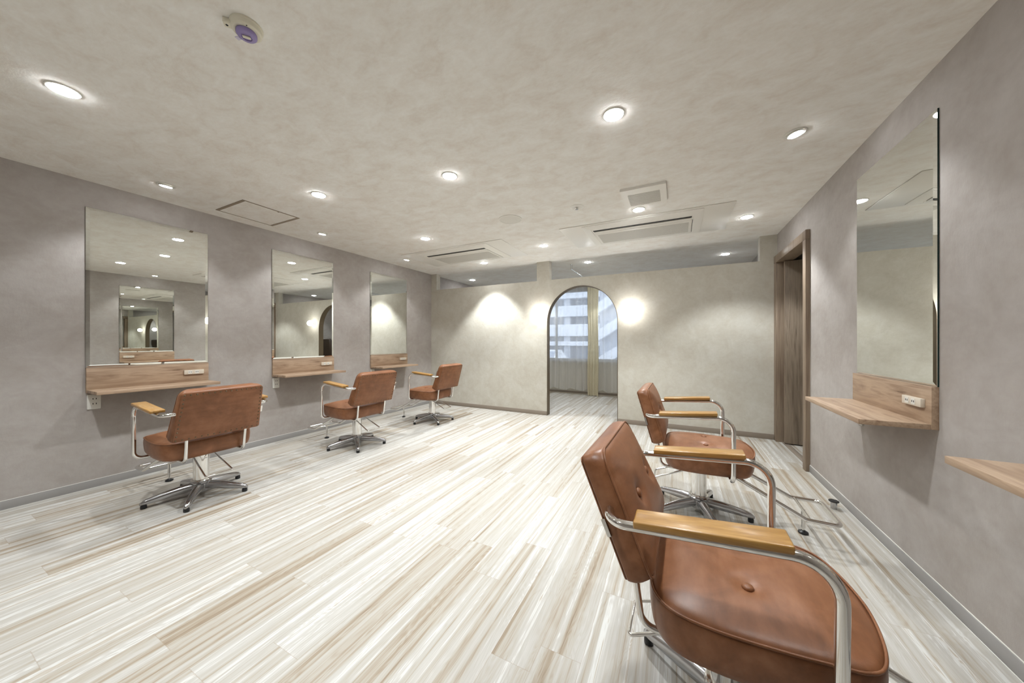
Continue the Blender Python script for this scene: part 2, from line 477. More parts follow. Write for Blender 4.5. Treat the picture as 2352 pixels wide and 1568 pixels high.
# ------------------------------------------------------------------ curtains
def cloth(name, x0, x1, y, z0, z1, amp, wl, mat, seed, hem=.0, nz=24, step=.012):
    rnd = random.Random(seed); ph = [rnd.uniform(0, 6.28) for _ in range(6)]
    bm = bmesh.new(); n = int((x1-x0)/step); rows = []
    for j in range(nz+1):
        t = j/nz; row = []
        for i in range(n+1):
            x = x0+(x1-x0)*i/n
            s = math.sin(2*PI*x/wl+ph[0]+.9*math.sin(2*PI*x/(wl*3.1)+ph[1]))
            s2 = math.sin(2*PI*x/(wl*.47)+ph[2])*.28*(1-t)
            zb = z0+hem*math.sin(2*PI*x/(wl*2.3)+ph[3])+hem*.5*math.sin(2*PI*x/(wl*1.1)+ph[4])
            row.append((x+.006*math.sin(9*t+ph[5]+i*.05), y+amp*(s+s2)*(1.0-.45*t), zb+(z1-zb)*t))
        rows.append(row)
    rings_mesh(bm, rows, closed=False)
    return finish(name, bm, mat, smooth=True, angle=180)
tag(cloth('sheer_curtain', -3.75, -1.62, 6.93, .105, 2.36, .024, .165, M['sheer'], 3, .018), 'sheer white curtain over the window, left of the cream drape', 'curtain', 'back room curtains')
tag(cloth('sheer_curtain', -1.50, .70, 6.93, .10, 2.36, .024, .165, M['sheer'], 5, .018), 'sheer white curtain over the window, right of the cream drape', 'curtain', 'back room curtains')
tag(cloth('drape', -1.668, -1.445, 6.87, .012, 2.36, .016, .062, M['drape'], 9, .004, step=.006), 'bunched opaque cream drape hanging to the floor behind the arch', 'curtain', 'back room curtains')
# curtain rail above them
tag(boxobj('curtain_rail', (-3.8, .75, 6.885, 6.945, 2.362, ZC), M['white'], bevel=.003), 'white curtain rail along the ceiling above the back window', 'curtain rail')

# ceiling-hung chrome rail in the back room
t = thing('hanging_rail', 'thin chrome rail hung from the ceiling behind the partition', 'rail', (-1.515, 5.16, ZC))
bm = bmesh.new()
for dx in (-.012, .012): tube(bm, [(dx, 0, 0), (dx, 0, -.075)], .004, 8)
box(bm, -.024, .024, -.012, .012, -.005, 0, bevel=.001)
finish('bracket', bm, M['chrome'], t, smooth=True)
bm = bmesh.new()
for dx in (-.012, .012): tube(bm, [(dx, 1.45, 0), (dx, 1.45, -.075)], .004, 8)
box(bm, -.024, .024, 1.438, 1.462, -.005, 0, bevel=.001)
finish('bracket', bm, M['chrome'], t, smooth=True)
tubeobj('rod', [(0, -.02, -.072), (0, 1.50, -.072)], .0085, M['chrome'], t)

# ------------------------------------------------------------------ outside the window
struct(boxobj('street', (-40, 30, YW+1.0, 45, -1.0, -.95), M['ext_road']), 'street outside')
bld = thing('office_building', 'pale office building across the street, seen through sheer curtain', 'building', (0, 30, -.95))
FY = 30.
def bpart(name, dims, mat):
    x0, x1, y0, y1, z0, z1 = dims
    return boxobj(name, (x0, x1, y0-FY, y1-FY, z0+.95, z1+.95), mat, bld)
bpart('core', (-26, 6, 31.2, 34, -.95, 11), M['ext_dark'])
for z0, z1 in ((.75, 1.15), (1.65, 2.75), (3.5, 4.5), (5.2, 6.3), (7.0, 8.1), (8.8, 10.)): bpart('parapet', (-26, -6.2, 30, 31.3, z0, z1), M['ext_white'])
for x in (-24, -20.5, -17.2, -14.9, -12.2, -9.3, -6.6): bpart('pier', (x-.3, x+.3, 30.2, 31.3, -.95, 10), M['ext_grey'])
bpart('end_wall', (-6.2, -4.4, 30.0, 31.3, -.95, 10.), M['ext_grey'])
for k in range(4):
    z = -1.2+k*2.4
    bm = bmesh.new()
    a = [(-6.1, 29.0-FY, z+.95), (1.1, 29.0-FY, z+4.6+.95)]
    vs = []
    for y in (28.9-FY, 29.9-FY): vs.append([(a[0][0], y, a[0][2]), (a[1][0], y, a[1][2]), (a[1][0], y, a[1][2]+.95), (a[0][0], y, a[0][2]+.95)])
    rings_mesh(bm, vs, True, True); finish('stair_flight', bm, M['ext_white'], bld)

car = thing('car', 'white car parked in the street outside the window', 'car', (-8.45, 23.2, -.95), 0)
bm = bmesh.new()
def carring(y, w, z0, z1, rnd=.12):
    o = rrect(w, z1-z0, rnd, .06, 5); return [(p[0], y, (z0+z1)/2+p[1]) for p in o]
rings_mesh(bm, [carring(-2.05, 1.2, .3, .55, .1), carring(-2.0, 1.55, .22, .72), carring(-1.5, 1.68, .2, .86), carring(-.8, 1.70, .2, .92), carring(1.4, 1.70, .2, .94), carring(1.95, 1.6, .22, .9), carring(2.05, 1.3, .3, .75)], True, True)
finish('body', bm, M['car'], car, smooth=True)
bm = bmesh.new()
rings_mesh(bm, [carring(-.95, 1.5, .88, .93, .02), carring(-.2, 1.32, .86, 1.42), carring(.9, 1.30, .86, 1.46), carring(1.75, 1.45, .86, .95, .02)], True, True)
finish('cabin', bm, M['car'], car, smooth=True)
bm = bmesh.new()
for f in ([(-.62, -.88, .96), (.62, -.88, .96), (.52, -.27, 1.36), (-.52, -.27, 1.36)],):
    vs = [bm.verts.new((p[0], p[1]-.03, p[2]+.02)) for p in f]; ws = [bm.verts.new((p[0], p[1]+.02, p[2]-.02)) for p in f]
    for i in range(4): bm.faces.new((vs[i], vs[(i+1) % 4], ws[(i+1) % 4], ws[i]))
    bm.faces.new(vs); bm.faces.new(ws[::-1])
finish('windscreen', bm, M['ext_dark'], car)
for sx in (-1, 1):
    for yy in (-1.25, 1.25):
        bm = bmesh.new(); lathe(bm, [(.2, -.09), (.31, -.085), (.32, 0), (.31, .085), (.2, .09)], yy, .32, 20, 'x')
        o = finish('wheel', bm, M['black'], car, smooth=True); o.location.x = sx*.74

# ------------------------------------------------------------------ shampoo chair (seen in the middle mirror, through the arch)
t = thing('shampoo_chair', 'dark brown shampoo chair in the back room, glimpsed in the middle left mirror', 'chair', (.15, 5.75, 0), -.35)
def cushion(name, prof, w, mat, par, r=.05):
    """side profile polygon (y,z) swept across x with rounded ends"""
    bm = bmesh.new(); cy = sum(p[0] for p in prof)/len(prof); cz = sum(p[1] for p in prof)/len(prof); rings = []
    for x, s in ((-w/2, .8), (-w/2+r*.4, .95), (-w/2+r, 1), (w/2-r, 1), (w/2-r*.4, .95), (w/2, .8)):
        rings.append([(x, cy+(p[0]-cy)*s, cz+(p[1]-cz)*s) for p in prof])
    rings_mesh(bm, rings, True, True)
    o = finish(name, bm, mat, par, smooth=True, angle=50); return o
cushion('seat', [(-.25, .34), (.30, .36), (.34, .42), (.30, .48), (-.20, .47), (-.26, .42)], .56, M['tan_leather'], t)
cushion('backrest', [(-.22, .46), (-.30, .44), (-.38, .60), (-.52, 1.05), (-.52, 1.20), (-.45, 1.22), (-.38, 1.08), (-.28, .72)], .54, M['tan_leather'], t)
cushion('leg_rest', [(.33, .40), (.40, .42), (.62, .20), (.60, .12), (.52, .14)], .50, M['tan_leather'], t)
for sx in (-1, 1):
    o = cushion('armrest', [(-.30, .60), (.20, .58), (.24, .63), (.20, .67), (-.30, .68), (-.34, .64)], .08, M['tan_leather'], t); o.location.x = sx*.32
bm = bmesh.new(); lathe(bm, [(.26, 0), (.27, .02), (.10, .06), (.09, .33), (.16, .345)]); finish('pedestal', bm, M['steel'], t, smooth=True)

# ------------------------------------------------------------------ mirrors, shelves, sockets
SW = .735
def mirror(loc, rz, label):
    t = thing('wall_mirror', label, 'mirror', loc, rz, 'frameless frameless wall mirrors')
    z0, z1, b = .938, 2.178, .020
    bm = bmesh.new()     # local: x out of the wall, y along it
    def rg(x, i): return [(x, i, z0+i), (x, SW-i, z0+i), (x, SW-i, z1-i), (x, i, z1-i)]
    vr = rings_mesh(bm, [rg(.0062, 0), rg(.0100, b)], False, True)
    finish('mirror_glass', bm, M['mirror'], t)
    bm = bmesh.new(); rings_mesh(bm, [rg(.0002, 0), rg(.0060, 0)], True, False); finish('glass_edge', bm, M['glass_edge'], t)
    return t
def socket_face(bm, x, y, z, s, mi=1):
    for dy in (-.0065*s, .0065*s): box(bm, x, x+.0008, y+dy-.0017*s, y+dy+.0017*s, z-.0045*s, z+.0045*s, mi=mi)
def shelf(loc, rz, label):
    t = thing('mirror_shelf', label, 'shelf', loc, rz, 'wooden shelves under the mirrors')
    boxobj('backboard', (.0002, .024, 0, SW, .745, .937), M['shelf'], t, bevel=.0015)
    boxobj('shelf_board', (.0241, .262, 0.002, SW-.002, .744, .768), M['shelf'], t, bevel=.0015)
    # socket strip on the backboard, on the right seen from the chair
    bm = bmesh.new(); y0, y1 = (.555, .695)
    box(bm, .024, .040, y0, y1, .836, .876, bevel=.002)
    st = finish('socket_strip', bm, M['cream'], t, smooth=True)
    for yc in ((y0+y1)/2-.030, (y0+y1)/2+.018):
        bm = bmesh.new(); box(bm, .040, .0412, yc-.014, yc+.014, .842, .870, bevel=.0004)
        socket_face(bm, .0412, yc, .857, 1.0); finish('socket_outlet', bm, [M['white'], M['dark']], st)
    return t
def outlet(loc, rz, label):
    t = thing('wall_outlet', label, 'power outlet', loc, rz, 'white wall outlets under the shelves')
    bm = bmesh.new(); box(bm, .0002, .010, .006, .076, .612, .730, bevel=.006, segs=3); finish('cover_plate', bm, M['white'], t, smooth=True)
    for zc in (.694, .656):
        bm = bmesh.new(); box(bm, .0095, .0107, .026, .060, zc-.017, zc+.017, bevel=.0004)
        socket_face(bm, .0107, .043, zc, 1.25); finish('socket_outlet', bm, [M['white'], M['dark']], t)
    return t
LY = [.785, 2.085, 3.408]
for y, ln in zip(LY, ('nearest', 'middle', 'farthest')):
    mirror((XL, y, 0), 0, f'{ln} of the three frameless mirrors on the left wall')
    shelf((XL, y, 0), 0, f'wooden shelf with socket strip under the {ln} of the three left mirrors')
    outlet((XL, y, 0), 0, f'white double socket on the left wall below the {ln} shelf')
RY = [2.888, 1.592]
for y, ln in zip(RY, ('tall frameless mirror on the right wall near the door', 'frameless mirror on the right wall nearest the camera, beside the frame edge')):
    mirror((XR, y, 0), PI, ln)
shelf((XR, RY[0], 0), PI, 'wooden shelf with socket strip on the right wall near the door')
shelf((XR, RY[1], 0), PI, 'wooden shelf on the right wall cut off by the right photo edge')
outlet((XR, RY[0], 0), PI, 'white double socket on the right wall, mostly hidden under the shelf near the door')

# ------------------------------------------------------------------ ceiling fixtures
def downlight(x, y, label, gimbal=None, watts=1.0, room='salon downlights', spread=104):
    t = thing('downlight', label, 'ceiling light', (x, y, ZC), 0, room)
    bm = bmesh.new(); R0, R1 = (.058, .050) if not gimbal else (.056, .043)
    lathe(bm, [(R0, -.0001), (R0, -.003), (R0-.004, -.005), (R1+.001, -.005), (R1+.001, -.0002)], n=40)
    finish('trim_ring', bm, M['white'], t, smooth=True)
    if gimbal:
        bm = bmesh.new()
        lathe(bm, [(.042, -.001), (.042, -.008), (.039, -.011), (.034, -.011), (.034, -.001)], n=36)
        g = finish('gimbal_ring', bm, M['white'], t, smooth=True); g.rotation_euler = (0, gimbal*.16, 0)
        bm = bmesh.new(); lathe(bm, [(.0335, -.0112), (.032, -.0135), (.02, -.015), (.0, -.0155)], n=32)
        l = finish('lens', bm, M['lens'], g, smooth=True)
    else:
        bm = bmesh.new(); lathe(bm, [(.0500, -.0051), (.0485, -.0078), (.043, -.0098), (.03, -.0116), (.015, -.0123), (.0, -.0125)], n=32); finish('lens', bm, M['lens'], t, smooth=True)
    ld = bpy.data.lights.new('downlight_beam', 'SPOT'); ld.energy = 60*watts; ld.spot_size = math.radians(spread); ld.spot_blend = .42
    ld.shadow_soft_size = .045; ld.color = (.94, .99, 1.025)
    lo = bpy.data.objects.new('downlight_beam', ld); C.objects.link(lo); lo.parent = t; lo.location = (0, 0, -.07)
    if gimbal: lo.rotation_euler = (0, gimbal*.22, 0)
    return t
downlight(-2.70, .455, 'leftmost of all the ceiling lights in the photo, a wide bright oval')
downlight(-3.62, 1.097, 'small ringed downlight on the ceiling above the nearest left mirror', 1, .34)
downlight(-2.70, 1.745, 'bright round downlight just right of the framed ceiling hatch')
downlight(-1.517, 1.985, 'bright round downlight alone in the middle of the ceiling', None, 1.0)
downlight(-.307, 1.85, 'large bright downlight in the upper right, nearest lamp right of centre')
downlight(.632, 2.50, 'ringed downlight near the right wall showing its tilted lens', -1, .34)
downlight(-3.63, 2.39, 'small ringed downlight on the ceiling above the middle left mirror', 1, .34)
downlight(-2.70, 3.06, 'round downlight in front of the left air conditioner', None, 1.0)
downlight(-3.64, 3.717, 'small downlight at the left end of the left air conditioner by the left wall', 1, .34)
downlight(-2.705, 4.418, 'downlight behind the left air conditioner throwing a cone on the back partition', None, 1.9, spread=90)
downlight(-1.532, 3.97, 'round downlight between the two ceiling air conditioners', None, 1.05)
downlight(-.317, 3.285, 'downlight between the square vent and the right air conditioner', None, 1.1)
downlight(.624, 3.96, 'bright downlight right of the right air conditioner, nearest the door')
downlight(-3.67, 5.545, 'small downlight seen above the left half of the partition, in the back room', None, .5, 'back room downlights')
downlight(-1.237, 5.106, 'small downlight beside the hanging rail above the partition, in the back room', None, .25, 'back room downlights')
downlight(.619, 5.51, 'small downlight far right above the partition, in the back room', None, .5, 'back room downlights')

for x, y, w, wh in ((-1.237, 6.42, .42, 'hidden behind the partition near the back window'), (-2.55, 6.42, .42, 'hidden behind the left part of the partition'), (-.307, .41, .75, 'over the camera, nearest the foreground chair'), (.632, 1.04, .35, 'beyond the top right corner'), (-1.517, 0, .55, 'beyond the top edge, left of the camera'), (-2.70, -.855, .5, 'behind the camera near the left wall')):  # unseen extra lamps, added to brighten the foreground and the back room
    downlight(x, y, f'added round downlight not seen in the photo, {wh}', None, w)

def aircon(x, y, label):
    t = thing('ceiling_air_conditioner', label, 'air conditioner', (x, y, ZC), 0, 'ceiling air conditioners')
    boxobj('filler_plate', (-.817, .817, -.40, .40, -.008, -.0002), M['ac'], t, bevel=.003)
    bm = bmesh.new()
    def rg(z, w, h, r=.02):
        return [(p[0], p[1], z) for p in rrect(w, h, r, r, 4)]
    rings_mesh(bm, [rg(-.0082, 1.15, .74), rg(-.014, 1.15, .74), rg(-.026, 1.06, .66), rg(-.028, .985, .60, .01), rg(-.024, .98, .595, .01)], True, True)
    finish('face_panel', bm, M['ac'], t, smooth=True, angle=25)
    boxobj('air_slot', (-.478, .478, -.238, -.205, -.0265, -.0242), M['dark'], t)
    boxobj('louvre', (-.474, .474, -.203, -.150, -.032, -.0245), M['ac'], t, bevel=.004)
    bm = bmesh.new(); box(bm, -.482, .482, -.145, .275, -.033, -.0245, bevel=.004); fr_ = finish('intake_cover', bm, M['ac'], t, smooth=True)
    boxobj('intake_mesh', (-.455, .455, -.095, .235, -.0345, -.0331), M['ac_mesh'], fr_)
    boxobj('access_slit', (.486, .492, -.14, .27, -.0245, -.0241), M['dark'], t)
    return t
aircon(-2.712, 3.885, 'left of the two white ceiling air conditioners, above the farthest left chair')
aircon(-.343, 3.865, 'right of the two white ceiling air conditioners, beside the door end')

t = thing('ceiling_vent', 'square white louvred vent in front of the right air conditioner', 'vent', (-.243, 2.975, ZC))
bm = bmesh.new()
for a in ((-.172, -.124, -.182, .182), (.124, .172, -.182, .182), (-.124, .124, -.182, -.090), (-.124, .124, .150, .182)): box(bm, a[0], a[1], a[2], a[3], -.020, -.0002)
finish('vent_frame', bm, M['ac'], t)
boxobj('duct_backing', (-.124, .124, -.090, .150, -.006, -.0004), M['skirting_brown'], t)
bm = bmesh.new()
for k in range(16):
    y = -.082+k*.0150
    vs = [[(x, y-.004, -.019), (x, y+.0035, -.019), (x, y+.0075, -.0075), (x, y, -.0075)] for x in (-.124, .124)]
    rings_mesh(bm, vs, True, True)
finish('louvre_grille', bm, M['ac'], t)
def text_mesh(name, body, size, mat, parent, extrude=.0001, align='LEFT'):
    tc = bpy.data.curves.new('tmp_text', 'FONT'); tc.body = body; tc.size = size; tc.extrude = extrude; tc.align_x = align
    to = bpy.data.objects.new('tmp_text', tc); C.objects.link(to)
    me = bpy.data.meshes.new_from_object(to.evaluated_get(bpy.context.evaluated_depsgraph_get()))
    bpy.data.objects.remove(to); bpy.data.curves.remove(tc); me.name = name
    me.materials.clear(); me.materials.append(mat)
    o = bpy.data.objects.new(name, me); C.objects.link(o); o.parent = parent; return o
bm = bmesh.new(); rm = random.Random(4); x = -.035
while x < .030:                     # faint row of small grey print, not legible in the photo
    w = rm.uniform(.002, .005); h = rm.uniform(.004, .007); box(bm, x, x+w, .153, .153+h, -.0203, -.0200); x += w+.0018
finish('faint_print', bm, M['hatch'], t)

t = thing('ceiling_hatch', 'square ceiling access hatch with thin bronze frame near the left wall', 'access hatch', (-3.63, 1.75, ZC))
bm = bmesh.new(); A_ = .243
for a in ((-A_, A_, -A_, -A_+.024), (-A_, A_, A_-.024, A_), (-A_, -A_+.010, -A_+.024, A_-.024), (A_-.010, A_, -A_+.024, A_-.024)): box(bm, *a, -.004, -.0002)
finish('hatch_frame', bm, M['hatch'], t)
boxobj('hatch_panel', (-A_+.011, A_-.011, -A_+.026, A_-.026, -.0025, -.0002), M['ceiling'], t)
bm = bmesh.new(); lathe(bm, [(.006, -.004), (.006, -.007), (.003, -.008)], .0, 0, 12); o = finish('latch', bm, M['hatch'], t); o.location = (A_-.012, .05, 0)

t = thing('ceiling_speaker', 'round light grey speaker cover flush in the ceiling between the lamps', 'speaker', (-1.507, 2.968, ZC))
bm = bmesh.new(); lathe(bm, [(.118, -.0002), (.118, -.004), (.112, -.007), (.109, -.007), (.109, -.0003)], n=48); finish('speaker_rim', bm, M['ac'], t, smooth=True)
bm = bmesh.new(); lathe(bm, [(.1085, -.0004), (.1085, -.005), (.08, -.0062), (.0, -.007)], n=48); finish('speaker_grille', bm, M['speaker'], t, smooth=True)

t = thing('sprinkler_head', 'small round white sprinkler plate in the ceiling left of the square vent', 'sprinkler', (-.822, 2.975, ZC))
bm = bmesh.new(); lathe(bm, [(.062, -.0002), (.062, -.003), (.056, -.006), (.0, -.007)], n=40); finish('escutcheon', bm, M['ac'], t, smooth=True)
bm = bmesh.new(); lathe(bm, [(.012, -.0072), (.013, -.012), (.007, -.014), (.007, -.020), (.014, -.021), (.014, -.0225), (.0, -.023)], n=16); finish('nozzle', bm, M['chrome'], t, smooth=True)
bm = bmesh.new(); lathe(bm, [(.004, -.0055), (.004, -.0072), (.0, -.0075)], n=10); o = finish('indicator', bm, M['hatch'], t); o.location = (-.038, .012, 0)

t = thing('fire_alarm', 'cream round fire detector with purple cover at the top of the photo', 'smoke detector', (-1.512, .686, ZC), .9)
bm = bmesh.new(); lathe(bm, [(.053, -.0002), (.053, -.006), (.050, -.009), (.049, -.022), (.044, -.027), (.0, -.028)], n=40); finish('detector_body', bm, M['offwhite'], t, smooth=True)
bm = bmesh.new(); lathe(bm, [(.034, -.0282), (.034, -.037), (.030, -.042), (.018, -.044), (.017, -.0405), (.006, -.0405)], n=32); cv = finish('purple_cover', bm, M['purple'], t, smooth=True, angle=50)
o = boxobj('pull_tab', (-.008, .008, .033, .048, -.041, -.039), M['purple_pale'], t, bevel=.0008); o.rotation_euler = (0, 0, .95)
boxobj('cover_slot', (-.013, .013, -.006, .006, -.0455, -.0405), M['offwhite'], t, bevel=.001)
boxobj('base_tab', (-.072, -.045, -.014, .014, -.020, -.0002), M['offwhite'], t, bevel=.003)
bm = bmesh.new(); lathe(bm, [(.0045, -.0199), (.0045, -.0206), (.0, -.0207)], n=12); o = finish('screw_hole', bm, M['dark'], t); o.location = (-.061, 0, 0)
bm = bmesh.new(); lathe(bm, [(.0022, -.0270), (.0022, -.0284), (.0, -.0285)], n=10); o = finish('indicator', bm, M['dark'], t); o.location = (.010, -.040, 0)

# ------------------------------------------------------------------ sconces beside the arch
for x, side in ((-1.895, 'left'), (-.562, 'right')):
    t = thing('wall_sconce', f'glowing round wall lamp on the beige partition {side} of the arch', 'wall lamp', (x, YB, 1.562), 0, 'globe lamps beside the arch')
    bm = bmesh.new(); lathe(bm, [(.045, -.0005), (.045, -.012), (.040, -.016), (.018, -.018), (.016, -.030), (.03, -.036), (.03, -.042)], 0, 0, 28, 'y')
    finish('wall_plate', bm, M['white'], t, smooth=True)
    bm = bmesh.new(); bmesh.ops.create_uvsphere(bm, u_segments=32, v_segments=20, radius=.062)
    g = finish('globe', bm, M['globe'], t, smooth=True, angle=180); g.location = (0, -.095, 0)

# ------------------------------------------------------------------ floor post by the right wall
t = thing('door_stop', 'short chrome floor post with black cap near the right skirting', 'door stop', (.96, 2.985, 0))
bm = bmesh.new(); lathe(bm, [(.017, .0003), (.017, .045)], n=24); finish('post', bm, M['steel'], t, smooth=True)
bm = bmesh.new(); lathe(bm, [(.018, .0451), (.026, .048), (.028, .052), (.026, .056), (.0, .057)], n=28); finish('cap', bm, M['black'], t, smooth=True)

# ------------------------------------------------------------------ salon chair
def closed_spline(ctrl, n):
    pts = []
    m = len(ctrl)
    for i in range(m):
        p0, p1, p2, p3 = (Vector(ctrl[(i+k-1) % m]) for k in range(4))
        for k in range(16):
            t_ = k/16
            pts.append(.5*((2*p1)+(p2-p0)*t_+(2*p0-5*p1+4*p2-p3)*t_**2+(3*p1-p0-3*p2+p3)*t_**3))
    L = [0]
    for i in range(len(pts)): L.append(L[-1]+(pts[(i+1) % len(pts)]-pts[i]).length)
    out = []; j = 0
    for k in range(n):
        s = L[-1]*k/n
        while L[j+1] < s: j += 1
        a, b = pts[j % len(pts)], pts[(j+1) % len(pts)]
        out.append(a.lerp(b, (s-L[j])/max(L[j+1]-L[j], 1e-9)))
    return out

PIV = Vector((0, -.30, .62))
def make_chair():
    t = thing('salon_chair', '', 'chair', (0, 0, 0), 0, 'brown leather salon chairs')
    # --- seat cushion
    half = [(.0, -.205), (.12, -.203), (.20, -.185), (.248, -.135), (.262, -.045), (.256, .07), (.243, .17), (.232, .225), (.195, .262), (.11, .288)]
    ctrl = half+[(.0, .300)]+[(-x, y) for x, y in half[::-1][:-1]]
    ctrl = [(x, y, 0) for x, y in ctrl]
    ol = closed_spline(ctrl, 144); cen = Vector((0, .05, 0))
    def rg(s, z, grow=0.0):
        r = []
        for p in ol:
            d = p-cen; q = cen+d*s+(d.normalized()*grow if grow else Vector())
            r.append(Vector((q.x, q.y, z)))
        return r
    ZP, CR = .456, .034
    btn = [(-.100, .036), (.100, .036)]
    rings = [rg(.25, .334), rg(.80, .334), rg(1, .3345, -.036), rg(1, .338, -.022), rg(1, .348, -.010), rg(1, .365, -.003), rg(1, .390, .001), rg(1, .420, .003), rg(1, .442, .002), rg(1, .4525, -.001)]
    NS = 22
    for k in range(1, NS):
        s = 1-k/NS; r = rg(s, 0, -.004*s)
        for p in r:
            h = CR*(1-s**3.2)
            for bx, by in btn:
                d2 = (p.x-bx)**2+(p.y-by)**2; h -= .013*math.exp(-d2/(2*.022**2))
            p.z = ZP+.001+h
        rings.append(r)
    bm = bmesh.new(); rings_mesh(bm, rings, True, True)
    seat = finish('seat', bm, M['leather'], t, smooth=True, angle=70)
    bm = bmesh.new(); tube(bm, rg(1, ZP), .0034, 8, closed=True); finish('seat_piping', bm, M['leather'], seat, smooth=True, angle=180)
    def button_mesh(bm): 
        lathe(bm, [(.0135, -.004), (.0145, -.001), (.0125, .003), (.008, .0055), (.0, .0065)], n=20)
    for bx, by in btn:
        bm = bmesh.new(); button_mesh(bm)
        b = finish('tuft_button', bm, M['leather'], seat, smooth=True, angle=60); b.location = (bx, by, ZP+CR-.013+.005)
    # --- backrest
    lerp = lambda a, b, v: a+(b-a)*v
    def Rr(u, v): return Vector((u*lerp(.249, .231, v), lerp(-.261, -.368, v), lerp(.484, .807, v)))
    def Fr(u, v): return Vector((u*lerp(.254, .222, v), lerp(-.197, -.308, v), lerp(.505, .824, v)))
    W_, H_ = .48, .345
    rear = [(x/(W_/2), z/H_+.5) for x, z in rrect(W_, H_, .022, .018)]
    front = [(x/(W_/2), z/H_+.5) for x, z in rrect(W_, H_, .050, .030)]
    nrm = Vector((0, .944, .33))
    rings = []
    for s in (.3, .96, 1.0):
        rings.append([Rr(u*s, .5+(v-.5)*s)-PIV for u, v in rear])
    rings[-1] = [p+Vector((0, .003, 0)) for p in rings[-1]]
    for f in (.12, .35, .6, .85, .96):
        g = .006*math.sin(PI*f)
        rings.append([Rr(*a).lerp(Fr(*b), f)+Vector((b[0]*g/1.0, 0, (b[1]-.5)*2*g))-PIV for a, b in zip(rear, front)])
    bbt = [(-.42, .50), (.42, .50)]
    for k in range(1, NS):
        s = 1-k/NS; r = []
        for u, v in front:
            uu, vv = u*s*(.985), .5+(v-.5)*s*.985
            h = .030*(1-s**3.4)*(1.0+.35*(.5-vv)) + .003
            p = Fr(uu, vv)
            for bu, bv in bbt:
                q = Fr(bu, bv); d2 = (p-q).length_squared; h -= .016*math.exp(-d2/(2*.022**2))
            r.append(p+nrm*h-PIV)
        rings.append(r)
    bm = bmesh.new(); rings_mesh(bm, rings, True, True)
    back = finish('backrest', bm, M['leather'], t, smooth=True, angle=70, loc=PIV)
    bm = bmesh.new(); tube(bm, [Fr(u, v)+nrm*.001-PIV for u, v in front], .0034, 8, closed=True); finish('back_piping', bm, M['leather'], back, smooth=True, angle=180)
    rn = Vector((0, -.949, -.314))
    bm = bmesh.new()
    pl_ = [(x/(W_/2), z/H_+.5) for x, z in rrect(W_-.006, H_-.006, .018, .015)]
    rings_mesh(bm, [[Rr(u, v)-PIV for u, v in pl_], [Rr(u, v)+rn*.0035-PIV for u, v in pl_], [Rr(u*.99, .5+(v-.5)*.985)+rn*.0045-PIV for u, v in pl_]], True, True)
    panel = finish('back_panel', bm, M['leather'], back, smooth=True, angle=30)
    bm = bmesh.new()
    def nail(u, v):
        c = Rr(u, v)+rn*.0045-PIV; a1 = Vector((1, 0, 0)); a2 = rn.cross(a1)
        rs = []
        for r_, h_ in ((.0050, 0), (.0050, .0010), (.0035, .0024), (.0012, .0030)):
            rs.append([c+rn*h_+a1*(r_*math.cos(2*PI*i/10))+a2*(r_*math.sin(2*PI*i/10)) for i in range(10)])
        rings_mesh(bm, rs, True, True)
    for k in range(15):
        u = -.935+1.87*k/14; nail(u, .955); nail(u, .045)
    for k in range(1, 11):
        v = .045+.91*k/11; nail(-.935, v); nail(.935, v)
    finish('nailhead_trim', bm, M['brass'], back, smooth=True, angle=50)
    for bu, bv in bbt:
        bm = bmesh.new(); button_mesh(bm)
        b = finish('tuft_button', bm, M['leather'], back, smooth=True, angle=60)
        b.location = Fr(bu, bv)+nrm*(.003+.030*(1-.42**3.4)-.016+.006)-PIV; b.rotation_euler = (-math.acos(.33), 0, 0)
    p = Rr(1, .36)-PIV; q = Rr(1, .50)-PIV
    bm = bmesh.new()
    vs = [[p+Vector((dx, dy, 0)), q+Vector((dx, dy, 0)), q+Vector((dx, dy+.010, .003)), p+Vector((dx, dy+.010, .003))] for dx, dy in ((-.004, -.004), (.0075, -.004))]
    rings_mesh(bm, vs, True, True); o = finish('metal_clip', bm, M['chrome'], back); o['label'] = 'small chrome clip on the back edge'
    # --- arms
    for s in (-1, 1):
        path = fillet([(s*.19, -.302, .676), (s*.302, -.292, .670), (s*.299, .162, .703), (s*.299, .160, .336), (s*.16, .150, .330)], [0, .055, .075, .045, 0], 10)
        tubeobj('arm_tube', path, .0122, M['chrome'], t, 16)
        bm = bmesh.new(); box(bm, s*.262, s*.334, -.155, .152, -.0088, .0092, bevel=.0040, segs=3)
        for v in bm.verts:
            y = v.co.y; v.co.z += lerp(.694, .722, (y+.155)/.307); v.co.y = y-.070
        arm = finish('armrest', bm, M['wood'], t, smooth=True, angle=40)
        arm['label'] = 'honey coloured wooden arm pad'
        bm = bmesh.new()
        for y in (-.17, -.07, .03): box(bm, s*.299-.008, s*.299+.008, y-.012, y+.012, lerp(.664, .692, (y+.225)/.307)+.006, lerp(.686, .714, (y+.225)/.307), bevel=.002)
        finish('fixing_block', bm, M['dark'], arm, smooth=True)
        # flat chrome straps carrying the backrest
        pth = fillet([(s*.168, -.252, .545), (s*.166, -.232, .40), (s*.166, -.222, .328), (s*.166, -.02, .328)], [0, .05, .055, 0], 8)
        bm = bmesh.new(); tube(bm, pth, .0098, 12)
        finish('back_support', bm, M['chrome'], t, smooth=True, angle=60)
    # --- column
    bm = bmesh.new(); lathe(bm, [(.0455, .112), (.0455, .300)], n=48); col = finish('column', bm, M['chrome'], t, smooth=True, angle=60)
    bm = bmesh.new(); n = 64; lo, hi, mid = [], [], []
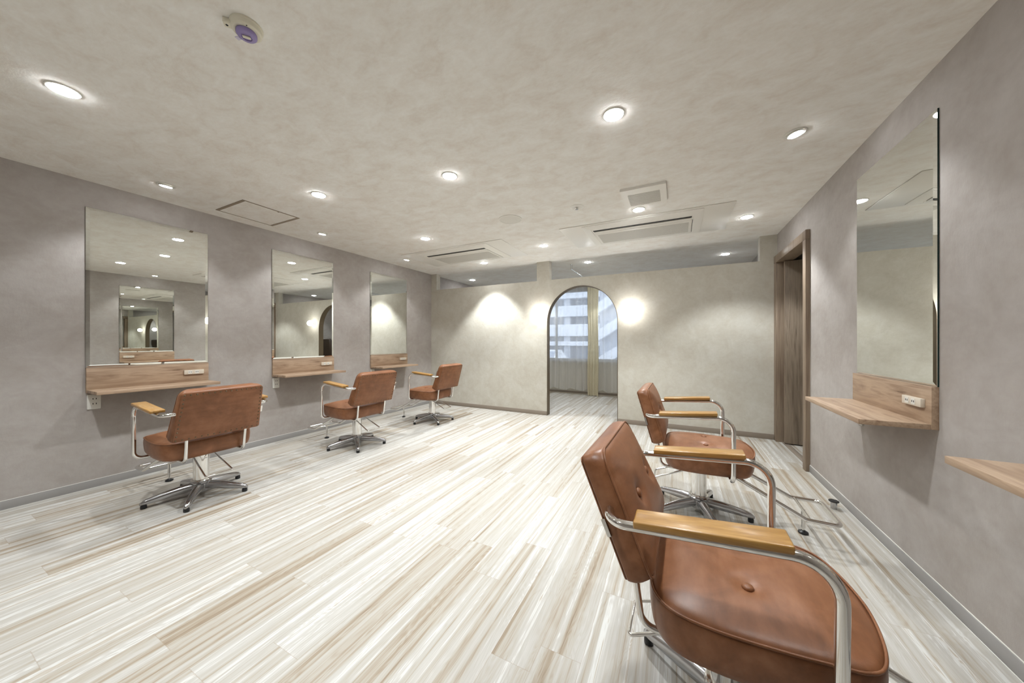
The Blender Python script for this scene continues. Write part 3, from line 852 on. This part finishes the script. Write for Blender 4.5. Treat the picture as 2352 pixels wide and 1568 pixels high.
    for i in range(n):
        a = 2*PI*i/n
        dip = max(0, math.cos(2*(a-PI/2)))**6      # notch at the back and front
        zb = .268; zt = .316-.030*dip
        lo.append((.0485*math.cos(a), .0485*math.sin(a), zb)); hi.append((.0485*math.cos(a), .0485*math.sin(a), zt)); mid.append((.0462*math.cos(a), .0462*math.sin(a), zt))
    rings_mesh(bm, [lo, hi, mid]); finish('column_sleeve', bm, M['chrome'], col, smooth=True, angle=40)
    bm = bmesh.new(); lathe(bm, [(.0462, .285), (.0462, .326)], n=40); finish('swivel_head', bm, M['chrome'], col, smooth=True)
    boxobj('seat_plate', (-.11, .11, -.13, .13, .3245, .3335), M['steel'], t, bevel=.002)
    # maker's mark on the rear of the sleeve: ring and lettering
    bm = bmesh.new(); pts = []
    def onc(dx, dz): a = -PI/2+dx/.0489; return (.0489*math.cos(a), .0489*math.sin(a), .281+dz)
    tube(bm, [onc(-.013+.0062*math.cos(2*PI*k/20), -.002+.0042*math.sin(2*PI*k/20)) for k in range(20)], .0006, 5, closed=True)
    finish('maker_ring', bm, M['ring_ink'], col)
    mo = text_mesh('maker_name', 'maletti', .0085, M['ink'], col, .0002); me = mo.data
    for v in me.vertices:
        x, y, z = v.co; a = -PI/2+(x-.004)/.0489; r = .0489+z; v.co = (r*math.cos(a), r*math.sin(a), .277+y)
    # --- pump lever
    lv = fillet([(.050, .058, .312), (.056, .03, .322), (.060, -.045, .302), (.078, -.272, .207), (-.078, -.272, .207), (-.060, -.045, .302), (-.056, .03, .322), (-.050, .058, .312)], [0, .02, .04, .012, .012, .04, .02, 0], 6)
    tubeobj('pump_lever', lv, .0056, M['chrome'], t, 10)
    bm = bmesh.new()
    for s in (-1, 1): lathe(bm, [(.010, s*.046), (.010, s*.066), (.006, s*.068)], .050, .310, 16, 'x')
    finish('pump_pivot', bm, M['steel'], t, smooth=True)
    # --- footrest
    fp = fillet([(.120, .02, .325), (.122, .165, .328), (.152, .515, .146), (.156, .662, .146), (-.156, .662, .146), (-.152, .515, .146), (-.122, .165, .328), (-.120, .02, .325)], [0, .04, .05, .035, .035, .05, .04, 0], 8)
    ft = tubeobj('footrest', fp, .0118, M['chrome'], t, 14)
    tubeobj('crossbar', [(-.153, .533, .146), (.153, .533, .146)], .0085, M['chrome'], ft)
    bm = bmesh.new(); lathe(bm, [(.0105, .034), (.0105, .140)], 0, .540, 16); lathe(bm, [(.006, .014), (.006, .036)], 0, .540, 12); finish('prop_leg', bm, M['chrome'], ft, smooth=True)
    bm = bmesh.new(); lathe(bm, [(.020, .0003), (.025, .005), (.024, .011), (.012, .017), (.009, .020)], 0, .540, 24); finish('rubber_foot', bm, M['black'], ft, smooth=True)
    # --- five-armed base
    bm = bmesh.new(); lathe(bm, [(.036, .030), (.046, .034), (.050, .060), (.052, .090), (.060, .098), (.061, .106), (.055, .112), (.046, .113)], n=40)
    finish('hub', bm, M['steel'], t, smooth=True)
    bm = bmesh.new(); lathe(bm, [(.047, .1135), (.056, .1135), (.058, .117), (.055, .121), (.047, .122)], n=40); finish('collar', bm, M['chrome'], t, smooth=True)
    lm = None; fm = None
    for k in range(5):
        if lm is None:
            bm = bmesh.new(); rings = []
            for i in range(17):
                q = i/16; rho = lerp(.030, .306, q)
                w = lerp(.030, .0185, q); top = .104-.052*q**1.6; bot = lerp(.050, .023, q**.8)
                if q > .86: e = (q-.86)/.14; sh = math.sqrt(max(0, 1-e*e*.92)); w *= sh; mid = bot+(top-bot)*.45; top = mid+(top-mid)*sh; bot = lerp(bot, mid, (1-sh)*.25)
                ring = []
                for j in range(16):
                    a = 2*PI*j/16; cxx, czz = math.cos(a), math.sin(a)
                    ex = .72
                    xx = math.copysign(abs(cxx)**ex, cxx)*w; zz = math.copysign(abs(czz)**ex, czz)
                    wid = 1.0 if zz < 0 else 1-.22*zz
                    ring.append((rho, xx*wid, (top+bot)/2+zz*(top-bot)/2))
                rings.append(ring)
            rings_mesh(bm, rings, True, True)
            leg = finish('leg', bm, M['steel'], t, smooth=True, angle=60); lm = leg.data
            bm = bmesh.new(); lathe(bm, [(.015, .0003), (.0165, .003), (.0165, .018), (.014, .027)], .286, 0, 20); foot = finish('rubber_foot', bm, M['black'], leg, smooth=True); fm = foot.data
        else:
            leg = bpy.data.objects.new('leg', lm); C.objects.link(leg); leg.parent = t
            foot = bpy.data.objects.new('rubber_foot', fm); C.objects.link(foot); foot.parent = leg
        leg.rotation_euler = (0, 0, .33+k*2*PI/5)
    return t, back

proto, _ = make_chair()
def copy_tree(o, parent=None):
    c = o.copy(); C.objects.link(c)
    if parent: c.parent = parent
    for ch in o.children: copy_tree(ch, c)
    return c
chairs = [(-3.168, 1.148, 1.582, -.040, 'brown leather chair on the left side nearest the camera, back turned'),
          (-3.150, 2.469, 1.547, .003, 'brown leather chair facing the middle mirror on the left wall'),
          (-3.141, 3.707, 1.594, -.019, 'brown leather chair farthest away, facing the farthest left mirror'),
          (.134, 2.529, -1.588, -.031, 'brown leather chair facing the right wall mirror, behind the big foreground chair'),
          (.137, 1.171, -1.591, .088, 'large foreground brown leather chair at the lower right, cut by the bottom edge')]
roots = [proto]+[copy_tree(proto) for _ in range(4)]
for r, (x, y, a, rec, lab) in zip(roots, chairs):
    r.location = (x, y, 0); r.rotation_euler = (0, 0, a); r['label'] = lab
    for ch in r.children:
        if ch.name.startswith('backrest'): ch.rotation_euler = (rec, 0, 0)

# ------------------------------------------------------------------ sky, camera, view
w = bpy.data.worlds.new('overcast_sky'); bpy.context.scene.world = w; w.use_nodes = True
bg = w.node_tree.nodes['Background']; bg.inputs[0].default_value = (.86, .92, 1.0, 1); bg.inputs[1].default_value = 2.6
pt = bpy.data.lights.new('window_portal', 'AREA'); pt.shape = 'RECTANGLE'; pt.size = WX1-WX0; pt.size_y = WZ1-WZ0; pt.cycles.is_portal = True
po = bpy.data.objects.new('window_portal', pt); C.objects.link(po); po.location = ((WX0+WX1)/2, YW+.2, (WZ0+WZ1)/2); po.rotation_euler = (-PI/2, 0, 0)

cam = bpy.data.cameras.new('camera'); cam.sensor_width = 36; cam.lens = 753.4/2352*36; cam.clip_start = .02
co = bpy.data.objects.new('camera', cam); C.objects.link(co); co.location = (0, 0, 1.14); co.rotation_euler = (PI/2, 0, .464683)
sc = bpy.context.scene; sc.camera = co
sc.view_settings.view_transform = 'Standard'; sc.view_settings.look = 'None'; sc.view_settings.exposure = 0.25; sc.view_settings.gamma = 1.0
sc.view_settings.use_curve_mapping = False
cy = sc.cycles
cy.max_bounces = 8; cy.diffuse_bounces = 4; cy.glossy_bounces = 6; cy.transparent_max_bounces = 12; cy.transmission_bounces = 4
cy.caustics_reflective = False; cy.caustics_refractive = False; cy.sample_clamp_indirect = 6.0; cy.blur_glossy = .5
cy.use_denoising = True; cy.use_adaptive_sampling = True; cy.adaptive_threshold = .05
